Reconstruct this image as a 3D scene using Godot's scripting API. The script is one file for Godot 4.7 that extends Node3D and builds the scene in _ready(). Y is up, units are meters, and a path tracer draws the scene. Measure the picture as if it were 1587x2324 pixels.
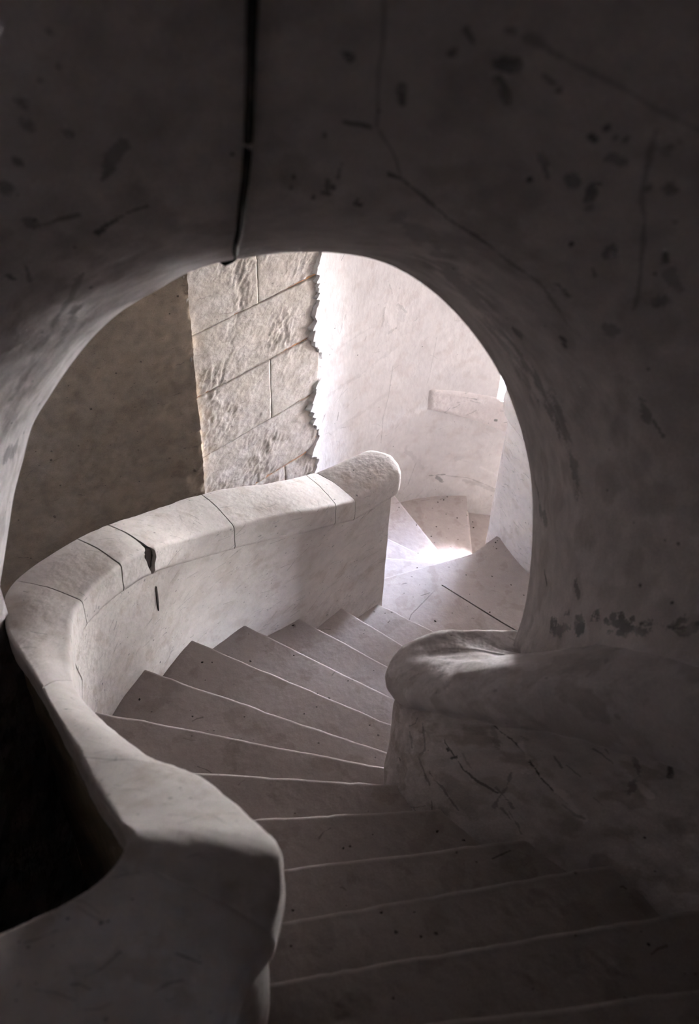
extends Node3D
# A winding limestone stair seen from above, through the arch that ends its vaulted passage.
# Plan coordinates: x to the side, d ahead of the eye, h below the eye (metres). y = 0 is the landing.

const EYE := 4.17
const RISE := 0.17

class MB:
	var v := PackedVector3Array()
	var uv := PackedVector2Array()
	var ix := PackedInt32Array()

	func grid(rows: Array, flip := false, r0 := 0.0, r1 := 1.0, wrap := false) -> void:
		var base := v.size()
		var n: int = rows[0].size()
		var m := rows.size()
		for i in m:
			var row: PackedVector3Array = rows[i]
			for j in n:
				v.append(row[j])
				uv.append(Vector2(float(j) / (n - 1), lerpf(r0, r1, float(i) / (m - 1))))
		for i in m - 1:
			for j in (n if wrap else n - 1):
				var a := base + i * n + j
				var b := base + i * n + (j + 1) % n
				var c := a + n
				var d := b + n
				if flip:
					ix.append_array([a, c, b, b, c, d])
				else:
					ix.append_array([a, b, c, b, d, c])

	func fan(pts: PackedVector3Array, flip := false) -> void:
		var base := v.size()
		var mid := Vector3.ZERO
		for p in pts:
			mid += p
		mid /= pts.size()
		v.append(mid)
		uv.append(Vector2(0.5, 0.5))
		for p in pts:
			v.append(p)
			uv.append(Vector2(p.x, p.z))
		var n := pts.size()
		for k in n:
			var a := base + 1 + k
			var b := base + 1 + (k + 1) % n
			if flip:
				ix.append_array([base, b, a])
			else:
				ix.append_array([base, a, b])

	func flat(pts: PackedVector3Array, flip := false) -> void:
		# a level polygon of any outline
		var flat2 := PackedVector2Array()
		for p in pts:
			flat2.append(Vector2(p.x, p.z))
		var t := Geometry2D.triangulate_polygon(flat2)
		var base := v.size()
		for p in pts:
			v.append(p)
			uv.append(Vector2(p.x, p.z))
		for k in range(0, t.size(), 3):
			if flip:
				ix.append_array([base + t[k], base + t[k + 2], base + t[k + 1]])
			else:
				ix.append_array([base + t[k], base + t[k + 1], base + t[k + 2]])

	func shake(noise: FastNoiseLite, amount: float) -> void:
		for k in v.size():
			var p := v[k]
			v[k] = p + amount * Vector3(noise.get_noise_3dv(p), noise.get_noise_3dv(p + Vector3(31, 7, 3)), noise.get_noise_3dv(p + Vector3(5, 57, 11)))

	func mesh() -> ArrayMesh:
		var nr := PackedVector3Array()
		nr.resize(v.size())
		for k in range(0, ix.size(), 3):
			var a := ix[k]
			var b := ix[k + 1]
			var c := ix[k + 2]
			var n := (v[c] - v[a]).cross(v[b] - v[a])
			nr[a] += n
			nr[b] += n
			nr[c] += n
		for k in nr.size():
			nr[k] = nr[k].normalized() if nr[k].length_squared() > 1e-20 else Vector3.UP
		var arrays := []
		arrays.resize(Mesh.ARRAY_MAX)
		arrays[Mesh.ARRAY_VERTEX] = v
		arrays[Mesh.ARRAY_NORMAL] = nr
		arrays[Mesh.ARRAY_TEX_UV] = uv
		arrays[Mesh.ARRAY_INDEX] = ix
		var me := ArrayMesh.new()
		me.add_surface_from_arrays(Mesh.PRIMITIVE_TRIANGLES, arrays)
		return me

# stains, chips and cracks of the plaster: [points on the surface, half width, darkness, raggedness]
const VAULT_MARKS := [
	[[[0.5702, 0.6099]], 3.5, 0.35, 0.4, 1.31],
	[[[0.5862, 0.6104], [0.5908, 0.6104]], 4.4, 0.50, 0.4, 1.38],
	[[[0.5880, 0.6000]], 2.8, 0.50, 0.4, 1.39],
	[[[0.5899, 0.5963], [0.5937, 0.5872]], 2.7, 0.45, 0.4, 1.45],
	[[[0.5584, 0.5827], [0.5605, 0.5710]], 2.8, 0.40, 0.5, 1.44],
	[[[0.6282, 0.5924]], 2.2, 0.60, 0.3, 1.52],
	[[[0.6256, 0.5835], [0.6281, 0.5818]], 1.8, 0.55, 0.4, 1.53],
	[[[0.6331, 0.5881]], 1.4, 0.55, 0.3, 1.48],
	[[[0.6365, 0.5902]], 1.7, 0.55, 0.3, 1.53],
	[[[0.6145, 0.5563], [0.6188, 0.5511]], 3.1, 0.40, 0.5, 1.49],
	[[[0.6189, 0.5498], [0.6235, 0.5422]], 2.1, 0.55, 0.5, 1.55],
	[[[0.6310, 0.5497], [0.6344, 0.5461]], 5.8, 0.45, 0.3, 1.53],
	[[[0.6420, 0.5511], [0.6446, 0.5412]], 3.7, 0.45, 0.4, 1.54],
	[[[0.6474, 0.5330]], 2.9, 0.20, 0.5, 1.48],
	[[[0.6377, 0.5754], [0.6433, 0.5753]], 3.6, 0.45, 0.4, 1.56],
	[[[0.6172, 0.5331]], 2.5, 0.60, 0.3, 1.57],
	[[[0.6709, 0.5090]], 6.4, 0.45, 0.4, 1.43],
	[[[0.6882, 0.5328], [0.6916, 0.5286]], 2.1, 0.55, 0.4, 1.45],
	[[[0.6545, 0.4973]], 2.1, 0.50, 0.3, 1.46],
	[[[0.5366, 0.6018], [0.5387, 0.5987]], 2.3, 0.45, 0.7, 1.30],
	[[[0.5996, 0.6093], [0.6039, 0.6065]], 1.6, 0.25, 0.6, 1.38],
	[[[0.6070, 0.6039]], 2.2, 0.35, 0.5, 1.43],
	[[[0.5699, 0.6264], [0.5745, 0.6194]], 1.3, 0.35, 0.6, 1.26],
	[[[0.5811, 0.6306], [0.5834, 0.6298]], 2.1, 0.25, 0.7, 1.37],
	[[[0.5879, 0.6280], [0.5933, 0.6263], [0.6017, 0.6223]], 2.2, 0.18, 0.7, 1.28],
	[[[0.6017, 0.6223], [0.6164, 0.6184], [0.6339, 0.6138], [0.6520, 0.6125]], 0.8, 0.15, 0.8, 1.42],
	[[[0.5627, 0.5036], [0.5681, 0.5002], [0.5822, 0.4828], [0.5972, 0.4608], [0.6112, 0.4503], [0.6228, 0.4437]], 1.4, 0.40, 0.9, 2.10],
	[[[0.6228, 0.4437], [0.6469, 0.4343], [0.6629, 0.4303], [0.6798, 0.4199], [0.6983, 0.4031]], 1.9, 0.22, 0.9, 1.43],
	[[[0.6684, 0.4468], [0.6789, 0.4439]], 3.5, 0.30, 0.7, 1.30],
	[[[0.5426, 0.6344], [0.5473, 0.6061], [0.5530, 0.5650], [0.5538, 0.5498]], 1.0, 0.22, 0.6, 1.45],
	[[[0.5411, 0.5509], [0.5458, 0.5503], [0.5510, 0.5490]], 1.8, 0.40, 0.8, 1.44],
	[[[0.5553, 0.5461], [0.5603, 0.5302], [0.5678, 0.5029]], 0.9, 0.20, 0.6, 1.57],
	[[[0.4165, 0.4668], [0.4249, 0.4706], [0.4342, 0.4753]], 2.3, 0.45, 0.6, 1.61],
	[[[0.4367, 0.4771], [0.4467, 0.4797]], 1.8, 0.35, 0.6, 1.62],
	[[[0.3972, 0.4948], [0.4071, 0.4951], [0.4161, 0.4926]], 1.2, 0.30, 0.7, 1.55],
	[[[0.4416, 0.5270], [0.4360, 0.5188]], 3.4, 0.30, 0.8, 1.50],
	[[[0.4518, 0.5432], [0.4435, 0.5304]], 3.6, 0.25, 0.8, 1.52],
	[[[0.5496, 0.4563], [0.5532, 0.4541]], 1.8, 0.40, 0.6, 2.24],
	[[[0.5281, 0.4629]], 2.3, 0.40, 0.6, 2.00],
	[[[0.5323, 0.4700], [0.5357, 0.4675]], 1.8, 0.35, 0.6, 2.02],
	[[[0.5373, 0.4770]], 2.2, 0.40, 0.6, 1.88],
	[[[0.5171, 0.4766]], 1.7, 0.30, 0.6, 1.85],
	[[[0.5193, 0.4912]], 2.5, 0.35, 0.6, 1.70],
	[[[0.5411, 0.5034], [0.5401, 0.4923]], 1.7, 0.30, 0.7, 1.76],
	[[[0.5349, 0.4860], [0.5340, 0.4701]], 1.8, 0.30, 0.7, 1.95],
	[[[0.5503, 0.4618]], 1.4, 0.50, 0.5, 2.09],
	[[[0.5338, 0.5375]], 1.8, 0.35, 0.6, 1.50],
	[[[0.5417, 0.5087]], 1.6, 0.30, 0.6, 1.64],
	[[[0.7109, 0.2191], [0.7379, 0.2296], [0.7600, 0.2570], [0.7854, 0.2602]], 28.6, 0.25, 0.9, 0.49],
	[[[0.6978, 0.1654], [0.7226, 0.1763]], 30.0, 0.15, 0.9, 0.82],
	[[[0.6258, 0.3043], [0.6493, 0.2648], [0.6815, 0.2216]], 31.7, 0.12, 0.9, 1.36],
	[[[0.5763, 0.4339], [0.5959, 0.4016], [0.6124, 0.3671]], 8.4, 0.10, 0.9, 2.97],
	[[[0.7535, 0.4283], [0.7671, 0.4277]], 4.6, 0.30, 0.8, 0.94],
	[[[0.7696, 0.4340], [0.7793, 0.4375]], 3.6, 0.35, 0.8, 0.98],
	[[[0.7082, 0.5005]], 5.8, 0.25, 0.9, 1.31],
	[[[0.7071, 0.4488]], 5.7, 0.20, 0.8, 1.16],
	[[[0.6998, 0.3779]], 4.7, 0.40, 0.5, 1.05],
	[[[0.6893, 0.2819]], 10.5, 0.40, 0.5, 0.93],
	[[[0.7043, 0.3722]], 3.9, 0.40, 0.4, 1.00],
	[[[0.6707, 0.4878], [0.6752, 0.4816]], 1.4, 0.30, 0.6, 1.37],
	[[[0.6418, 0.6024], [0.6497, 0.5833], [0.6586, 0.5624], [0.6850, 0.5149], [0.7025, 0.4794]], 1.3, 0.20, 0.9, 1.49],
	[[[0.6512, 0.6009]], 4.1, 0.25, 0.9, 1.57],
	[[[0.6622, 0.5764], [0.6664, 0.5727]], 2.7, 0.30, 0.9, 1.55],
	[[[0.6586, 0.5672]], 3.0, 0.30, 0.8, 1.58],
	[[[0.6972, 0.5250], [0.7079, 0.5204]], 3.4, 0.25, 0.8, 1.37],
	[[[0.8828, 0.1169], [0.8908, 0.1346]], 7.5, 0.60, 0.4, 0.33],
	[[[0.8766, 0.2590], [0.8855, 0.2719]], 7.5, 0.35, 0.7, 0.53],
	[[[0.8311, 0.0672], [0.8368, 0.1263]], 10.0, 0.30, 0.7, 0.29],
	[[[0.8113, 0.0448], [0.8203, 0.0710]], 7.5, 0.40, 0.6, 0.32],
	[[[0.8525, 0.4302]], 2.5, 0.40, 0.5, 1.05],
	[[[0.8316, 0.3751]], 3.5, 0.25, 0.6, 0.74],
	[[[0.3569, 0.4599]], 3.7, 0.40, 0.6, 1.67],
	[[[0.3690, 0.4617], [0.3621, 0.4459]], 2.0, 0.25, 0.6, 1.62],
	[[[0.3896, 0.4161], [0.3653, 0.3750], [0.3360, 0.3405]], 3.7, 0.15, 0.8, 1.72],
	[[[0.3604, 0.3335], [0.3176, 0.2749]], 9.7, 0.12, 0.8, 1.12],
	[[[0.2749, 0.2789], [0.2543, 0.2807]], 8.8, 0.12, 0.8, 0.93],
	[[[0.3252, 0.3376], [0.2801, 0.2895]], 10.2, 0.10, 0.9, 1.00],
	[[[0.3979, 0.5354]], 4.8, 0.25, 0.9, 1.51],
	[[[0.4098, 0.5519]], 3.3, 0.30, 0.8, 1.47],
	[[[0.3933, 0.4995]], 4.7, 0.25, 0.9, 1.57],
	[[[0.4222, 0.5707]], 3.8, 0.20, 0.9, 1.39],
	[[[0.4470, 0.6249]], 2.5, 0.25, 0.9, 1.21],
	[[[0.4364, 0.6005]], 2.8, 0.20, 0.9, 1.37],
	[[[0.4446, 0.6057]], 1.6, 0.30, 0.9, 1.29],
	[[[0.4342, 0.5599]], 2.3, 0.30, 0.8, 1.38],
	[[[0.4258, 0.5900]], 2.9, 0.25, 0.9, 1.42],
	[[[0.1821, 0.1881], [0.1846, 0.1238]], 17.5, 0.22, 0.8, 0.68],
	[[[0.9054, 0.2295], [0.9043, 0.2450]], 6.0, 0.40, 0.9, 0.48],
	[[[0.9099, 0.3649], [0.9089, 0.3703]], 4.3, 0.43, 0.9, 0.89],
	[[[0.9082, 0.3525], [0.9097, 0.3594]], 4.1, 0.48, 0.9, 0.84],
	[[[0.9111, 0.4095], [0.9122, 0.4000]], 3.2, 0.36, 0.9, 1.03],
	[[[0.9139, 0.4416], [0.9147, 0.4414]], 1.7, 0.50, 0.9, 1.30],
	[[[0.9071, 0.3372], [0.9084, 0.3424]], 4.1, 0.47, 0.9, 0.77],
	[[[0.9006, 0.3122], [0.8998, 0.3192]], 8.3, 0.48, 0.9, 0.68],
	[[[0.9103, 0.4068], [0.9110, 0.4057]], 5.2, 0.29, 0.9, 1.05],
	[[[0.9127, 0.4352], [0.9118, 0.4346]], 3.7, 0.35, 0.9, 1.24],
	[[[0.9116, 0.4381], [0.9113, 0.4390]], 3.4, 0.32, 0.9, 1.25],
	[[[0.9056, 0.2726], [0.9054, 0.2829]], 10.7, 0.32, 0.9, 0.58],
	[[[0.9143, 0.4357], [0.9148, 0.4430]], 3.2, 0.59, 0.9, 1.33],
	[[[0.9130, 0.4255], [0.9126, 0.4174]], 2.2, 0.32, 0.9, 1.12],
	[[[0.9156, 0.2908], [0.9156, 0.2758]], 7.9, 0.55, 0.9, 0.59],
	[[[0.9150, 0.4518], [0.9149, 0.4477]], 3.4, 0.27, 0.9, 1.32],
	[[[0.9161, 0.4080], [0.9166, 0.4099]], 4.4, 0.43, 0.9, 1.08],
	[[[0.9070, 0.3808], [0.9059, 0.3803]], 4.4, 0.44, 0.9, 0.92],
	[[[0.9110, 0.4229], [0.9109, 0.4142]], 2.7, 0.51, 0.9, 1.09],
	[[[0.9099, 0.3423], [0.9098, 0.3535]], 4.5, 0.37, 0.9, 0.83],
	[[[0.9040, 0.3633], [0.9052, 0.3648]], 5.2, 0.51, 0.9, 0.86],
	[[[0.9158, 0.4496], [0.9168, 0.4532]], 3.5, 0.34, 0.9, 1.42],
	[[[0.9176, 0.3684], [0.9177, 0.3625]], 4.2, 0.47, 0.9, 0.89],
	[[[0.9157, 0.3893], [0.9154, 0.3879]], 5.1, 0.28, 0.9, 0.99],
	[[[0.9104, 0.2707], [0.9111, 0.2670]], 7.1, 0.32, 0.9, 0.56],
	[[[0.9200, 0.4486], [0.9192, 0.4433]], 2.5, 0.33, 0.9, 1.34],
	[[[0.9138, 0.3791], [0.9134, 0.3701]], 5.5, 0.56, 0.9, 0.90],
	[[[0.9122, 0.4556], [0.9132, 0.4563]], 1.6, 0.46, 0.9, 1.40],
	[[[0.9102, 0.2726], [0.9096, 0.2900]], 4.1, 0.27, 0.9, 0.61],
	[[[0.9162, 0.3518], [0.9166, 0.3448]], 5.1, 0.34, 0.9, 0.82],
	[[[0.9152, 0.4120], [0.9159, 0.4098]], 3.8, 0.52, 0.9, 1.08],
	[[[0.9136, 0.3746], [0.9146, 0.3736]], 5.0, 0.59, 0.9, 0.91],
	[[[0.9181, 0.1874], [0.9164, 0.2057]], 13.1, 0.48, 0.9, 0.40],
	[[[0.9171, 0.4403], [0.9173, 0.4411]], 3.4, 0.36, 0.9, 1.29],
	[[[0.9079, 0.4037], [0.9079, 0.4093]], 2.1, 0.44, 0.9, 1.06],
	[[[0.9130, 0.4364], [0.9127, 0.4386]], 2.7, 0.50, 0.9, 1.25],
	[[[0.9166, 0.2337], [0.9164, 0.2529]], 6.0, 0.29, 0.9, 0.53],
	[[[0.9106, 0.4412], [0.9102, 0.4375]], 3.6, 0.31, 0.9, 1.23],
	[[[0.9101, 0.3668], [0.9088, 0.3717]], 6.0, 0.40, 0.9, 0.89],
	[[[0.9040, 0.3523], [0.9050, 0.3467]], 4.0, 0.44, 0.9, 0.79],
	[[[0.9054, 0.2676], [0.9059, 0.2846]], 5.1, 0.47, 0.9, 0.59],
	[[[0.9086, 0.4405], [0.9091, 0.4393]], 3.7, 0.41, 0.9, 1.24],
	[[[0.9097, 0.3984], [0.9101, 0.3956]], 4.4, 0.49, 0.9, 1.00],
	[[[0.9186, 0.3754], [0.9198, 0.3743]], 3.3, 0.30, 0.9, 0.94],
	[[[0.9265, 0.2039], [0.9221, 0.2310]], 8.2, 0.32, 0.9, 0.48],
	[[[0.9171, 0.3933], [0.9164, 0.3997]], 5.3, 0.41, 0.9, 1.05],
	[[[0.9138, 0.4290], [0.9139, 0.4358]], 3.4, 0.45, 0.9, 1.24]
]
const TOWER_MARKS := [
	[[[0.3467, 0.3200], [0.3862, 0.3733]], 12.3, -0.05, 0.5],
	[[[0.3999, 0.3233], [0.4442, 0.3500]], 4.8, 0.12, 0.8],
	[[[0.3999, 0.3800], [0.3691, 0.3867]], 4.8, 0.12, 0.8],
	[[[0.3381, 0.3233], [0.3331, 0.3633]], 3.8, 0.10, 0.8],
	[[[0.4052, 0.3333], [0.4275, 0.3667]], 7.6, 0.06, 0.9],
	[[[0.3999, 0.4733], [0.3862, 0.5500], [0.3691, 0.6067], [0.3691, 0.6767]], 1.1, 0.18, 0.5],
	[[[0.5830, 0.4233], [0.5713, 0.5167], [0.5634, 0.5400]], 0.9, 0.12, 0.5],
	[[[0.2193, 0.4100]], 2.8, 0.70, 0.2],
	[[[0.1316, 0.1600], [0.1056, 0.1733]], 1.1, 0.35, 0.3],
	[[[0.1229, 0.5267], [0.1142, 0.5467]], 1.9, 0.30, 0.5],
	[[[0.1006, 0.5500]], 1.9, 0.30, 0.5],
	[[[0.2936, 0.4300], [0.3245, 0.4033]], 1.1, 0.12, 0.5],
	[[[0.0390, 0.4667], [0.2412, 0.4633], [0.4084, 0.4300]], 6.6, 0.04, 0.9],
	[[[0.0283, 0.5733], [0.2762, 0.5633], [0.4221, 0.5333]], 8.5, 0.03, 0.9],
	[[[0.0869, 0.3700], [0.2936, 0.3567]], 5.7, 0.03, 0.9],
	[[[0.5518, 0.7667], [0.5381, 0.8000], [0.5243, 0.8300]], 1.1, 0.20, 0.5],
	[[[0.6536, 0.8167], [0.6791, 0.8367]], 7.6, 0.30, 0.8],
	[[[0.6221, 0.8133], [0.6913, 0.8133]], 2.8, 0.25, 0.8],
	[[[0.6913, 0.8167], [0.7973, 0.8267], [0.9210, 0.8533], [0.9464, 0.8533]], 2.1, 0.15, 0.9],
	[[[0.7787, 0.8333], [0.9332, 0.8600]], 9.5, 0.08, 0.9],
	[[[0.8467, 0.7900], [0.8841, 0.8000], [0.9271, 0.8100]], 5.7, -0.04, 0.9],
	[[[0.4911, 0.7167], [0.5830, 0.7833]], 9.5, 0.05, 0.9],
	[[[0.7413, 0.7667]], 13.3, 0.05, 0.9],
	[[[0.3467, 0.2633], [0.3691, 0.2933]], 2.8, 0.12, 0.8],
	[[[0.3999, 0.2867]], 2.8, 0.12, 0.8],
	[[[0.3110, 0.3100]], 2.8, 0.10, 0.8],
	[[[0.6536, 0.6267], [0.6670, 0.6300]], 1.9, 0.30, 0.3],
	[[[0.7045, 0.6567]], 1.9, 0.35, 0.3],
	[[[0.1712, 0.4800], [0.0970, 0.4967]], 0.9, 0.15, 0.5],
	[[[0.2237, 0.5167], [0.1538, 0.5300]], 0.9, 0.12, 0.5],
	[[[0.0422, 0.5067], [0.0199, 0.5233]], 1.3, 0.25, 0.5]
]

const STRING_MARKS := [
	[[[-0.0113, 0.4704], [0.0366, 0.4890], [0.1060, 0.5102], [0.1540, 0.5211], [0.1976, 0.5355], [0.2611, 0.5707]], 3.2, 0.50, 0.9, 0.45],
	[[[0.1454, 0.4573], [0.2163, 0.4812], [0.2494, 0.4943], [0.2680, 0.5076]], 2.7, 0.50, 0.9, 0.54],
	[[[0.1722, 0.4631]], 7.4, 0.60, 0.4, 0.66],
	[[[0.1966, 0.4693], [0.1888, 0.4733]], 5.8, 0.55, 0.5, 0.58],
	[[[0.2510, 0.3857]], 6.2, 0.60, 0.4, 1.98],
	[[[0.0987, 0.4262], [0.1921, 0.4372], [0.2253, 0.4290], [0.2939, 0.4509]], 2.3, 0.30, 0.8, 1.07],
	[[[0.0476, 0.4917], [0.1251, 0.5002]], 9.3, 0.15, 0.9, 0.41],
	[[[0.1086, 0.5133], [0.1473, 0.5193]], 7.2, -0.10, 0.8, 0.44],
	[[[0.1848, 0.5348], [0.2344, 0.5586], [0.2664, 0.5723]], 8.0, -0.10, 0.8, 0.62],
	[[[0.2565, 0.4481], [0.3055, 0.4696], [0.3354, 0.4832]], 2.4, 0.30, 0.9, 0.77],
	[[[0.1982, 0.5122], [0.2500, 0.5124], [0.3049, 0.5070]], 3.6, 0.25, 0.9, 0.53],
	[[[0.0037, 0.5821], [0.1016, 0.5952], [0.1609, 0.5944]], 8.3, 0.20, 0.9, 0.53],
	[[[0.1278, 0.5974], [0.1497, 0.6087]], 7.3, -0.12, 0.8, 0.59],
	[[[0.0369, 0.6104], [0.0816, 0.6133]], 4.4, 0.50, 0.5, 0.52],
	[[[-0.0284, 0.4863], [0.0494, 0.4902]], 5.9, 0.30, 0.8, 0.35],
	[[[0.1458, 0.4052], [0.2034, 0.4148]], 2.2, 0.25, 0.7, 1.27],
	[[[0.2048, 0.5722], [0.2216, 0.5812]], 1.3, 0.19, 0.9, 0.64],
	[[[0.0543, 0.5009], [0.0881, 0.5162]], 3.8, 0.16, 0.9, 0.38],
	[[[0.3096, 0.5182], [0.3494, 0.5299]], 1.9, 0.21, 0.9, 0.67],
	[[[0.0062, 0.5372], [0.0386, 0.5450]], 5.1, 0.13, 0.9, 0.39],
	[[[0.2432, 0.5538], [0.2628, 0.5712]], 3.1, 0.12, 0.9, 0.66],
	[[[-0.0234, 0.5406], [0.0140, 0.5502]], 2.6, 0.18, 0.9, 0.40],
	[[[0.0696, 0.5612], [0.0924, 0.5754]], 2.8, 0.26, 0.9, 0.49],
	[[[0.1739, 0.4786], [0.2119, 0.4879]], 2.7, 0.16, 0.9, 0.52],
	[[[0.3736, 0.4326], [0.3872, 0.4629]], 2.0, 0.29, 0.9, 0.95],
	[[[0.3068, 0.5124], [0.3242, 0.5196]], 2.7, 0.24, 0.9, 0.60],
	[[[0.1393, 0.5460], [0.1610, 0.5595]], 1.6, 0.24, 0.9, 0.54],
	[[[0.1237, 0.5371], [0.1492, 0.5436]], 2.5, 0.26, 0.9, 0.51],
	[[[0.2565, 0.5063], [0.2950, 0.5198]], 3.4, 0.25, 0.9, 0.58],
	[[[0.0108, 0.5582], [0.0684, 0.5717]], 2.8, 0.22, 0.9, 0.47]
]

var M := {}
var n_fine := FastNoiseLite.new()
var n_mid := FastNoiseLite.new()
var n_big := FastNoiseLite.new()
var rng := RandomNumberGenerator.new()

func P(x: float, d: float, h: float) -> Vector3:
	return Vector3(x, EYE - h, -d)

func obj(called: String, mb: MB, material: Material, parent: Node = self) -> MeshInstance3D:
	var o := MeshInstance3D.new()
	o.name = called
	o.mesh = mb.mesh()
	o.material_override = material
	o.cast_shadow = GeometryInstance3D.SHADOW_CASTING_SETTING_ON
	parent.add_child(o, true)
	return o

func struct(called: String, mb: MB, material: Material, label := "") -> MeshInstance3D:
	var o := obj(called, mb, material)
	o.set_meta("kind", "structure")
	if label:
		o.set_meta("label", label)
	return o

func thing(called: String, label: String, category: String, group := "") -> Node3D:
	var o := Node3D.new()
	o.name = called
	add_child(o, true)
	o.set_meta("label", label)
	o.set_meta("category", category)
	if group:
		o.set_meta("group", group)
	return o

# Catmull-Rom through an array of equal-length number rows, at index t
func along(a: Array, t: float) -> Array:
	var n := a.size()
	t = clampf(t, 0.0, n - 1.0)
	var i := mini(int(t), n - 2)
	var f := t - i
	var out := []
	for k in a[0].size():
		var p1: float = a[i][k]
		var p2: float = a[i + 1][k]
		var p0: float = a[i - 1][k] if i > 0 else 2.0 * p1 - p2
		var p3: float = a[i + 2][k] if i + 2 < n else 2.0 * p2 - p1
		out.append(0.5 * (2.0 * p1 + (p2 - p0) * f + (2.0 * p0 - 5.0 * p1 + 4.0 * p2 - p3) * f * f + (3.0 * p1 - p0 - 3.0 * p2 + p3) * f * f * f))
	return out

func _ready() -> void:
	rng.seed = 7
	setup_view()
	setup_materials()
	build_tower()
	build_vault()
	build_rear()
	build_flight()
	build_parapet()
	build_string_wall()
	build_landing()
	build_spiral()
	build_cable()
	build_debris()

func setup_view() -> void:
	var cam := Camera3D.new()
	cam.name = "camera"
	cam.fov = 54.42
	cam.near = 0.02
	cam.far = 200.0
	var at := CameraAttributesPhysical.new()
	at.frustum_focal_length = 23.34
	at.frustum_focus_distance = 4.3
	at.exposure_aperture = 2.2
	at.frustum_near = 0.02
	at.frustum_far = 200.0
	cam.attributes = at
	add_child(cam)
	cam.transform = Transform3D(Basis(Vector3(0.99872, 0.03712, -0.03437), Vector3(-0.05059, 0.73287, -0.67849), Vector3(0, 0.67936, 0.73381)).orthonormalized(), Vector3(0, EYE, 0))
	cam.current = true
	var sky := ProceduralSkyMaterial.new()
	sky.sky_top_color = Color(0.62, 0.68, 0.8)
	sky.sky_horizon_color = Color(0.9, 0.91, 0.93)
	sky.ground_horizon_color = Color(0.9, 0.91, 0.93)
	sky.ground_bottom_color = Color(0.78, 0.78, 0.78)
	var sun := DirectionalLight3D.new()
	sun.name = "sun"
	sun.light_energy = 4000.0
	sun.light_color = Color(1.0, 0.985, 0.97)
	sun.light_angular_distance = 0.6
	sun.shadow_enabled = true
	add_child(sun)
	var az := deg_to_rad(80.0)
	var el := deg_to_rad(50.0)
	sun.look_at_from_position(Vector3(cos(az) * cos(el), sin(el), -sin(az) * cos(el)) * 20.0, Vector3.ZERO)
	var env := Environment.new()
	env.background_mode = Environment.BG_SKY
	env.sky = Sky.new()
	env.sky.sky_material = sky
	env.background_energy_multiplier = 240.0
	env.tonemap_mode = Environment.TONE_MAPPER_LINEAR
	env.tonemap_exposure = 0.97
	env.sdfgi_enabled = true
	env.ssao_enabled = true
	env.ssil_enabled = true
	var we := WorldEnvironment.new()
	we.name = "environment"
	we.environment = env
	add_child(we)

func noise_bytes(seed_: int, freq: float, size: Vector2i, octaves := 4) -> PackedByteArray:
	var n := FastNoiseLite.new()
	n.seed = seed_
	n.noise_type = FastNoiseLite.TYPE_SIMPLEX_SMOOTH
	n.frequency = freq
	n.fractal_octaves = octaves
	return n.get_seamless_image(size.x, size.y, false, false, 0.12, true).get_data()

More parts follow.
